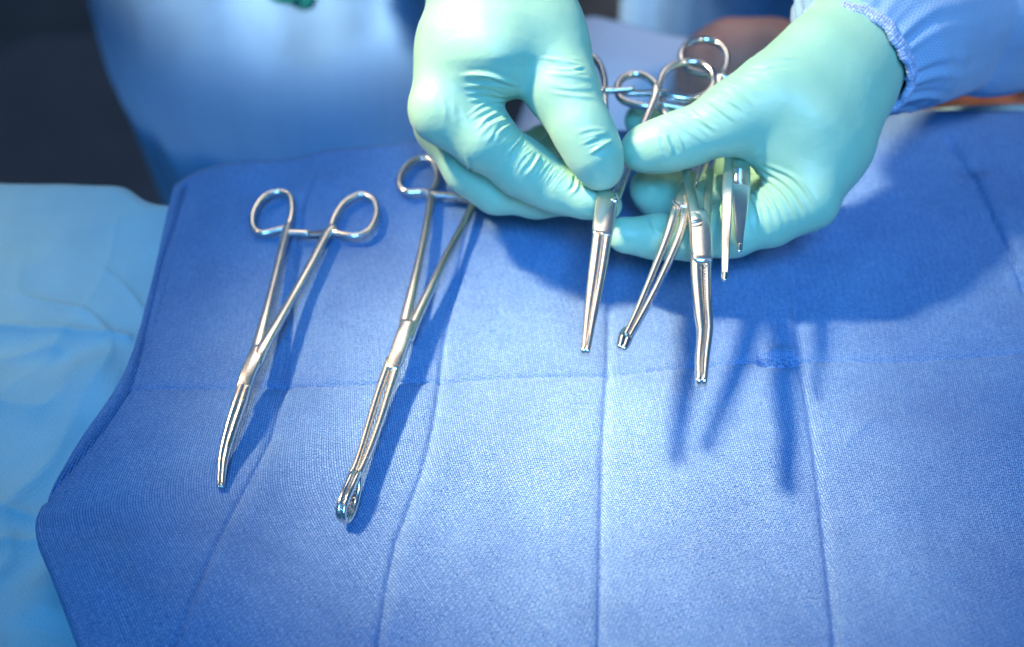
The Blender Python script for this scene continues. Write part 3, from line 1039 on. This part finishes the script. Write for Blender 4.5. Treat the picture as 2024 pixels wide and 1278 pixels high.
arm = empty('person', tuple(gnd(1440, 150, -0.098)), 'person of whom only a bare blurred hand and forearm show behind the rings', 'person')
a_palm = [[gp(2300, 150, -0.05, 92), gp(2024, 178, -0.055, 84), gp(1800, 172, -0.055, 74), gp(1600, 150, -0.055, 66), gp(1520, 128, -0.052, 74), gp(1440, 110, -0.05, 66)],
          [gp(1540, 160, -0.06, 66), gp(1450, 150, -0.06, 62)]]
a_fing = [[gp(1440, 100, -0.05, 52), gp(1392, 112, -0.05, 42), gp(1372, 150, -0.068, 36), gp(1400, 175, -0.078, 30)],
          [gp(1450, 130, -0.055, 50), gp(1408, 152, -0.058, 40), gp(1392, 188, -0.072, 34), gp(1420, 205, -0.08, 28)],
          [gp(1465, 160, -0.06, 46), gp(1440, 186, -0.065, 38), gp(1432, 212, -0.076, 32), gp(1455, 225, -0.082, 27)],
          [gp(1480, 180, -0.062, 42), gp(1468, 205, -0.07, 34), gp(1466, 228, -0.08, 28)],
          [gp(1520, 100, -0.045, 44), gp(1450, 92, -0.04, 34), gp(1402, 100, -0.045, 28)]]
V, F = build_hand(a_palm, a_fing, [], voxel=0.0028, kb=0.004)
part('bare_arm', V, F, M_SKIN, arm)

# ------------------------------------------------------------------ low dark platform on the floor at far left
def build_platform():
    z = -0.62
    c = [gnd(-330, 250, z), gnd(70, 62, z), gnd(420, 58, z), gnd(420, 700, z), gnd(-330, 700, z)]
    V, F = [], []
    n = len(c)
    b = 0.012
    cen = np.mean(c, 0)
    for dz, ins in ((-0.28, 0), (-b, 0), (-b * 0.3, b * 0.7), (0, b * 1.6)):
        for p in c:
            d = norm(cen - p)
            V.append(p + d * ins + np.array([0, 0, dz]))
    for r in range(3):
        for k in range(n):
            k2 = (k + 1) % n
            F.append([r * n + k, r * n + k2, (r + 1) * n + k2, (r + 1) * n + k])
    F.append([3 * n + k for k in range(n)])
    o = mesh_obj('floor_platform', V, F, M_SLATE, smooth=False)
    o['label'] = 'dark slate grey platform standing on the floor at the upper left'
    o['category'] = 'platform'


build_platform()

# ------------------------------------------------------------------ surgical instruments
def teeth_row(line, axis_n, lat_w, n, size):
    """row of tiny serration ridges along a line, across it"""
    C = catmull(line, n)
    tan = norm(np.gradient(C, axis=0))
    out = []
    for i in range(n):
        t = tan[i]
        la = norm(np.cross(axis_n, t)); nn = norm(np.cross(t, la))
        out.append(box_at(C[i], t, la, nn, size * 0.55, lat_w, size * 0.9))
    return join(out)


def add_sweep(name, root, pts, w, th, nrm, mat=None, n=44, closed=False, power=3.2, sides=14, label=None):
    V, F = sweep(pts, w, th, nrm, n, closed, sides, power)
    return part(name, V, F, mat or M_STEEL, root, label=label)


UPZ = np.array([0.0, 0.0, 1.0])

# ---- curved clamp lying at the left
def G(p, z):
    return gnd(p[0], p[1], z)


def path(pix, zs):
    zz = np.interp(np.linspace(0, 1, len(pix)), np.linspace(0, 1, len(zs)), zs)
    zz = 0.004 + (zz - 0.004) * 0.66
    return [G(p, z) for p, z in zip(pix, zz)]


t = empty('curved_clamp', tuple(gnd(505, 720, 0.0)), 'ring handled clamp with curved plain jaws lying leftmost on the towel', 'surgical clamp', 'ring handled surgical instruments')
n1 = UPZ
add_sweep('finger_ring', t, path([(568, 447), (577, 418), (572, 388), (551, 380), (522, 390), (502, 418), (500, 447), (515, 461), (545, 456)], [0.0045]), 0.0036, 0.0040, n1, n=64, closed=True, power=2.2)
add_sweep('finger_ring', t, path([(656, 452), (662, 428), (682, 400), (714, 385), (738, 396), (744, 422), (732, 452), (708, 466), (676, 464)], [0.0045]), 0.0036, 0.0040, n1, n=64, closed=True, power=2.2)
add_sweep('shank', t, path([(570, 446), (565, 462), (553, 510), (539, 567), (523, 630), (507, 690), (499, 716)], [0.005, 0.006, 0.009, 0.012, 0.015, 0.016, 0.0155]), [0.0040, 0.0044, 0.0040, 0.0038, 0.0042, 0.0052, 0.0050], 0.0040, n1)
add_sweep('shank', t, path([(657, 450), (645, 464), (616, 520), (581, 583), (548, 640), (519, 690), (508, 718)], [0.005, 0.006, 0.009, 0.012, 0.0155, 0.0175, 0.017]), [0.0052, 0.0048, 0.0042, 0.0040, 0.0046, 0.0056, 0.0054], 0.0040, n1)
add_sweep('ratchet', t, path([(567, 460), (585, 460), (607, 461)], [0.0062]), 0.0040, 0.0032, n1, n=12)
r2 = add_sweep('ratchet', t, path([(600, 464), (625, 463), (650, 458)], [0.0040]), 0.0036, 0.0026, n1, M_DARK, n=12)
V, F = teeth_row(path([(609, 462), (628, 462), (640, 461)], [0.0060]), n1, 0.0032, 7, 0.0013)
part('ratchet_teeth', V, F, M_DARK, r2)
add_sweep('box_lock', t, path([(511, 690), (502, 715), (489, 745), (481, 772)], [0.0165, 0.017, 0.0165, 0.015]), [0.0062, 0.0070, 0.0070, 0.0066], [0.0046, 0.0048, 0.0048, 0.0046], n1, n=24, power=5)
add_sweep('jaw', t, path([(480, 762), (466, 800), (450, 850), (437, 905), (433, 962)], [0.0160, 0.0145, 0.011, 0.007, 0.0025]), [0.0040, 0.0038, 0.0034, 0.0028, 0.0018], [0.0050, 0.0048, 0.0042, 0.0034, 0.0024], n1, power=2.5)
add_sweep('jaw', t, path([(489, 768), (478, 802), (461, 852), (446, 906), (439.5, 962)], [0.0155, 0.0140, 0.0105, 0.0065, 0.0022]), [0.0040, 0.0040, 0.0036, 0.0030, 0.0019], [0.0050, 0.0048, 0.0042, 0.0034, 0.0024], n1, power=2.5)
V, F = teeth_row(path([(481, 790), (466, 832), (450, 880)], [0.0176, 0.0150, 0.0112]), n1, 0.0010, 34, 0.0009)
part('jaw_serrations', V, F, M_DARK, t)

# ---- ring-tipped sponge clamp lying beside it
t = empty('sponge_clamp', tuple(gnd(790, 690, 0.0)), 'long clamp with looped serrated tips lying on the towel, its rings partly under the glove', 'surgical clamp', 'ring handled surgical instruments')
add_sweep('finger_ring', t, path([(852, 379), (863, 352), (856, 322), (835, 313), (810, 323), (792, 346), (790, 368), (804, 380), (830, 379)], [0.0045]), 0.0038, 0.0040, n1, n=64, closed=True, power=2.2)
add_sweep('finger_ring', t, path([(948, 392), (955, 365), (980, 340), (1008, 335), (1022, 352), (1012, 382), (985, 398), (962, 400)], [0.0045]), 0.0038, 0.0040, n1, n=64, closed=True, power=2.2)
add_sweep('shank', t, path([(852, 378), (851, 395), (844, 440), (832, 500), (818, 560), (804, 620), (798, 650)], [0.005, 0.006, 0.008, 0.010, 0.012, 0.013, 0.013]), [0.0042, 0.0044, 0.0040, 0.0040, 0.0044, 0.0054, 0.0054], 0.0040, n1)
add_sweep('shank', t, path([(950, 388), (938, 402), (912, 452), (882, 508), (850, 572), (818, 640), (808, 668)], [0.005, 0.006, 0.008, 0.010, 0.012, 0.0135, 0.0135]), [0.0044, 0.0044, 0.0040, 0.0040, 0.0044, 0.0054, 0.0054], 0.0040, n1)
add_sweep('ratchet', t, path([(853, 384), (890, 387), (926, 390)], [0.0062]), [0.0042, 0.0036, 0.0034], 0.0032, n1, n=12)
r2 = add_sweep('ratchet', t, path([(900, 393), (930, 394), (944, 393)], [0.0040]), 0.0034, 0.0026, n1, M_DARK, n=12)
V, F = teeth_row(path([(904, 389), (914, 390), (926, 391)], [0.0080]), n1, 0.0034, 6, 0.0013)
part('ratchet_teeth', V, F, M_STEEL2, r2)
add_sweep('box_lock', t, path([(808, 640), (798, 665), (786, 700), (776, 728)], [0.0138, 0.0142, 0.0140, 0.0132]), [0.0072, 0.0076, 0.0072, 0.0068], [0.0046, 0.0048, 0.0048, 0.0046], n1, n=24, power=5)
add_sweep('jaw', t, path([(770, 712), (750, 770), (730, 835), (712, 895), (697, 935)], [0.0135, 0.0125, 0.011, 0.010, 0.010]), [0.0040, 0.0034, 0.0031, 0.0030, 0.0034], 0.0042, n1, power=2.4)
add_sweep('jaw', t, path([(784, 726), (768, 780), (750, 838), (729, 895), (711, 935)], [0.0130, 0.0120, 0.0108, 0.0100, 0.010]), [0.0046, 0.0038, 0.0034, 0.0032, 0.0036], 0.0042, n1, power=2.4)
# loops stand on edge, facing one another
lat = norm(gnd(711, 935, 0.01) - gnd(697, 935, 0.01))
def loop(up, dn):
    return [G((x, y), 0.0006 + z * 0.74) for x, y, z in up + dn]
LP = loop([(698, 935, 0.011), (685, 962, 0.0125), (674, 990, 0.0115), (669, 1014, 0.008)], [(675, 1026, 0.004), (684, 1018, 0.0015), (696, 985, 0.001), (701, 955, 0.005)])
RP = loop([(710, 935, 0.011), (698, 960, 0.0125), (686, 988, 0.0118), (679, 1014, 0.0085)], [(684, 1029, 0.004), (694, 1022, 0.0015), (704, 995, 0.001), (710, 962, 0.005)])
la = norm(np.array([1.0, 0.25, 0.35]))
o1 = add_sweep('loop_tip', t, LP, 0.0030, 0.0026, la, M_STEEL2, n=70, closed=True, power=2.3)
o2 = add_sweep('loop_tip', t, RP, 0.0030, 0.0026, la, M_STEEL2, n=70, closed=True, power=2.3)
V, F = teeth_row([p - np.array([0.0016, 0, -0.0002]) for p in RP[0:4]], la, 0.0020, 16, 0.0011)
part('loop_serrations', V, F, M_DARK, o2)
V, F = teeth_row([p - np.array([0.0014, 0, -0.0012]) for p in RP[4:8]], la, 0.0020, 12, 0.0011)
part('loop_serrations', V, F, M_DARK, o2)


# ---- held instruments: points given with their distance from the camera
def A(pts):
    return [at(*p) for p in pts]


def wpx(ws, d=0.52):
    return [w * d / FPX for w in ws]


def ring(root, pts, tube=0.0036, nrm=None):
    return add_sweep('finger_ring', root, A(pts), tube, tube * 1.05, VIEWN if nrm is None else nrm, M_STEEL2, n=64, closed=True, power=2.1)


NH = norm(np.cross(np.array([1.0, 0, 0]), at(1186, 150, 0.600) - at(1160, 690, 0.476)))
t = empty('needle_holder', tuple(at(1157, 698, 0.475)), 'broad jawed needle holder pinched between the two gloved thumbs', 'needle holder', 'ring handled surgical instruments')
add_sweep('jaw', t, A([(1183, 455, 0.521), (1170, 560, 0.500), (1160, 640, 0.486), (1153.5, 696, 0.476)]), wpx([22, 21, 17, 13, 11]), 0.0044, NH, power=4)
add_sweep('jaw', t, A([(1201, 455, 0.521), (1187, 545, 0.503), (1173, 625, 0.488), (1161, 696, 0.476)]), wpx([21, 21, 18, 13, 11]), 0.0044, NH, power=4)
V, F = teeth_row([at(x, y, d) + NH * 0.0021 for x, y, d in [(1192, 478, 0.516), (1180, 560, 0.5), (1167, 640, 0.486), (1159, 688, 0.4775)]], NH, 0.0010, 58, 0.0009)
part('jaw_serrations', V, F, M_DARK, t)
bl = add_sweep('box_lock', t, A([(1201, 388, 0.5345), (1198, 410, 0.530), (1192, 450, 0.522), (1190, 466, 0.519)]), wpx([43, 45, 43, 40]), 0.0056, NH, n=24, power=6)
add_sweep('lock_step', t, [at(1174, 464, 0.519) + NH * 0.0024, at(1184, 466, 0.5185) + NH * 0.0024, at(1194, 474, 0.517) + NH * 0.0024], 0.0006, 0.0010, NH, M_STEEL2, n=10)
add_sweep('shank', t, A([(1196, 178, 0.597), (1195, 200, 0.593), (1200, 260, 0.579), (1203, 330, 0.560), (1196, 385, 0.536)]), wpx([20, 15, 15, 18, 24]), 0.0040, NH, power=4)
add_sweep('shank', t, A([(1300, 172, 0.600), (1292, 200, 0.594), (1268, 258, 0.580), (1238, 336, 0.560), (1214, 398, 0.5305)]), wpx([22, 18, 16, 18, 20]), 0.0042, NH, power=4)
ring(t, [(1194, 176, 0.597), (1188, 135, 0.605), (1166, 110, 0.610), (1130, 110, 0.610), (1105, 130, 0.606), (1110, 160, 0.600), (1140, 176, 0.597), (1172, 180, 0.596)], 0.0037, NH)
ring(t, [(1303, 176, 0.598), (1314, 142, 0.604), (1345, 124, 0.608), (1382, 124, 0.608), (1407, 142, 0.604), (1410, 168, 0.600), (1388, 190, 0.596), (1350, 194, 0.595), (1320, 186, 0.596)], 0.0037, NH)
add_sweep('ratchet', t, A([(1197, 178, 0.5955), (1225, 178, 0.5955), (1252, 176, 0.5955)]), wpx([16, 12, 10]), 0.0030, NH, n=12)
r2 = add_sweep('ratchet', t, A([(1232, 184, 0.5985), (1265, 186, 0.598), (1296, 184, 0.597)]), wpx([11, 12, 14]), 0.0028, NH, M_STEEL, n=12)
V, F = teeth_row([at(x, y, d) + NH * 0.0014 for x, y, d in [(1254, 185, 0.598), (1272, 186, 0.5975), (1288, 185, 0.597)]], NH, 0.0026, 8, 0.0013)
part('ratchet_teeth', V, F, M_DARK, r2)

# second: small-tipped clamp running down to the left
NS = norm(np.cross(np.array([1.0, 0, 0]), at(1400, 110, 0.620) - at(1225, 690, 0.480)))
t = empty('ball_tipped_clamp', tuple(at(1228, 688, 0.480)), 'slim held clamp with a knobbly tip, slanting down left from the thumb', 'surgical clamp', 'ring handled surgical instruments')
add_sweep('jaw', t, A([(1337, 410, 0.5385), (1318, 470, 0.527), (1282, 560, 0.508), (1256, 622, 0.495), (1236, 664, 0.486)]), wpx([19, 16, 13, 11, 9]), 0.0040, NS, power=4)
add_sweep('jaw', t, A([(1356, 418, 0.5375), (1342, 470, 0.527), (1302, 560, 0.508), (1268, 625, 0.495), (1244, 668, 0.486)]), wpx([20, 17, 13, 11, 9]), 0.0040, NS, power=4)
add_sweep('box_lock', t, A([(1366, 345, 0.5545), (1358, 372, 0.548), (1348, 408, 0.540)]), wpx([30, 32, 36]), 0.0052, NS, n=20, power=5)
add_sweep('lock_step', t, [at(1328, 405, 0.5385) + NS * 0.0024, at(1337, 411, 0.5375) + NS * 0.0024, at(1343, 418, 0.5365) + NS * 0.0024], 0.0011, 0.0012, NS, M_STEEL2, n=10)
add_sweep('tip_knob', t, A([(1236, 650, 0.4885), (1230, 668, 0.4845), (1226, 684, 0.481)]), wpx([11, 18, 13]), wpx([10, 17, 12]), NS, M_STEEL2, n=22, power=2.0)
add_sweep('tip_knob', t, A([(1247, 654, 0.4885), (1240, 672, 0.4845), (1234, 687, 0.481)]), wpx([11, 18, 13]), wpx([10, 17, 12]), NS, M_STEEL2, n=22, power=2.0)
add_sweep('shank', t, A([(1424, 150, 0.617), (1416, 190, 0.608), (1398, 260, 0.588), (1376, 330, 0.560), (1362, 370, 0.549)]), wpx([20, 16, 15, 16, 20]), 0.0040, NS, power=4)
add_sweep('shank', t, A([(1500, 165, 0.617), (1480, 200, 0.608), (1435, 262, 0.592), (1392, 325, 0.566), (1372, 362, 0.552)]), wpx([20, 16, 15, 16, 20]), 0.0040, NS, power=4)
ring(t, [(1427, 146, 0.617), (1437, 112, 0.625), (1420, 86, 0.632), (1388, 78, 0.634), (1357, 88, 0.631), (1346, 112, 0.625), (1358, 134, 0.620), (1390, 146, 0.617)], 0.0036, NS)
ring(t, [(1500, 158, 0.620), (1512, 130, 0.626), (1545, 112, 0.631), (1580, 118, 0.630), (1590, 142, 0.624), (1570, 164, 0.618), (1530, 170, 0.617)], 0.0036, NS)
add_sweep('ratchet', t, A([(1428, 150, 0.616), (1450, 158, 0.615), (1472, 165, 0.614)]), wpx([16, 12, 10]), 0.0030, NS, n=12)
add_sweep('ratchet', t, A([(1446, 170, 0.616), (1470, 172, 0.615), (1494, 172, 0.614)]), wpx([10, 12, 14]), 0.0028, NS, M_DARK, n=12)

# third: angled clamp hanging straight down
NK = norm(np.cross(np.array([1.0, 0, 0]), at(1330, 220, 0.590) - at(1388, 755, 0.468)))
t = empty('angled_clamp', tuple(at(1387, 757, 0.468)), 'held clamp with long toothed jaws bent at the tip, lowest reaching', 'surgical clamp', 'ring handled surgical instruments')
add_sweep('jaw', t, A([(1376, 455, 0.525), (1376, 540, 0.508), (1382, 620, 0.493), (1385, 660, 0.486), (1381, 710, 0.477), (1381, 756, 0.468)]), wpx([20, 22, 18, 14, 13, 12]), 0.0046, NK, power=4)
add_sweep('jaw', t, A([(1396, 455, 0.525), (1397, 540, 0.508), (1399, 610, 0.495), (1401, 655, 0.487), (1395, 710, 0.477), (1391, 756, 0.468)]), wpx([18, 17, 16, 15, 13, 12]), 0.0046, NK, power=4)
V, F = teeth_row([at(x, y, d) + NK * 0.0022 for x, y, d in [(1391, 525, 0.511), (1393, 600, 0.497), (1395, 655, 0.487), (1389, 710, 0.477), (1387, 745, 0.470)]], NK, 0.0011, 52, 0.0010)
part('jaw_serrations', V, F, M_DARK, t)
add_sweep('box_lock', t, A([(1379, 425, 0.5300), (1384, 450, 0.5245), (1386, 490, 0.5165), (1388, 515, 0.5115)]), wpx([38, 43, 44, 40]), 0.0058, NK, n=24, power=6)
add_sweep('lock_step', t, [at(1367, 450, 0.5230) + NK * 0.0026, at(1376, 448, 0.5230) + NK * 0.0026, at(1386, 444, 0.5235) + NK * 0.0026], 0.0006, 0.0010, NK, M_DARK, n=10)
add_sweep('lock_step', t, [at(1391, 522, 0.5090) + NK * 0.0022, at(1398, 520, 0.5092) + NK * 0.0022, at(1404, 521, 0.5090) + NK * 0.0022], 0.0006, 0.0010, NK, M_DARK, n=8)
add_sweep('shank', t, A([(1310, 214, 0.600), (1330, 265, 0.586), (1350, 325, 0.5565), (1362, 375, 0.5430), (1376, 440, 0.5250)]), wpx([18, 16, 18, 22, 26]), 0.0044, NK, power=4.5)
add_sweep('shank', t, A([(1420, 212, 0.600), (1414, 262, 0.586), (1406, 325, 0.5575), (1400, 380, 0.5435), (1396, 450, 0.5255)]), wpx([18, 16, 17, 18, 20]), 0.0044, NK, power=4.5)
ring(t, [(1310, 210, 0.601), (1300, 172, 0.610), (1270, 148, 0.616), (1238, 150, 0.616), (1220, 170, 0.611), (1228, 196, 0.605), (1262, 208, 0.602), (1296, 210, 0.601)], 0.0036, NK)
ring(t, [(1422, 208, 0.602), (1432, 178, 0.608), (1462, 160, 0.613), (1495, 166, 0.612), (1505, 190, 0.607), (1485, 210, 0.602), (1450, 216, 0.601)], 0.0036, NK)
add_sweep('ratchet', t, A([(1310, 205, 0.600), (1336, 212, 0.599), (1362, 216, 0.598)]), wpx([16, 13, 10]), 0.0030, NK, n=12)
add_sweep('ratchet', t, A([(1345, 220, 0.602), (1380, 220, 0.601), (1418, 214, 0.600)]), wpx([10, 12, 14]), 0.0028, NK, M_DARK, n=12)

# tweezers
NT = norm(np.cross(np.array([1.0, 0, 0]), at(1462, 250, 0.556) - at(1432, 548, 0.498)))
t = empty('tweezers', tuple(at(1432, 548, 0.498)), 'pair of plain steel tweezers tucked under the thumb, right of the clamps', 'tweezers')
add_sweep('arm', t, A([(1470, 190, 0.572), (1452, 255, 0.556), (1440, 306, 0.545), (1438, 366, 0.532), (1436, 440, 0.517), (1434, 500, 0.507), (1432.5, 548, 0.498)]), wpx([10, 10, 12, 22, 19, 16, 13]), 0.0014, norm(NT + np.array([-0.25, 0, 0])), power=5)
a2 = add_sweep('arm', t, A([(1480, 190, 0.578), (1472, 255, 0.566), (1465, 306, 0.549), (1465, 362, 0.536), (1463, 420, 0.526), (1462, 462, 0.519), (1462, 492, 0.515)]), wpx([16, 28, 38, 38, 28, 17, 11]), 0.0014, VIEWN, power=5)
V, F = teeth_row([at(1465, 338, 0.5415) + NT * 0.0010, at(1465, 364, 0.5355) + NT * 0.0010], norm(NT + np.array([0.2, 0, 0])), 0.0066, 13, 0.0007)
part('grip_ridges', V, F, M_STEEL, a2)
add_sweep('tip', t, A([(1433, 540, 0.4988), (1432.3, 552, 0.4965)]), wpx([11, 9]), wpx([9, 8]), NT, M_STEEL2, n=8, power=2.2)
add_sweep('tip', t, A([(1462, 484, 0.5155), (1462, 496, 0.5138)]), wpx([9, 8]), wpx([9, 8]), NT, M_STEEL2, n=8, power=2.2)
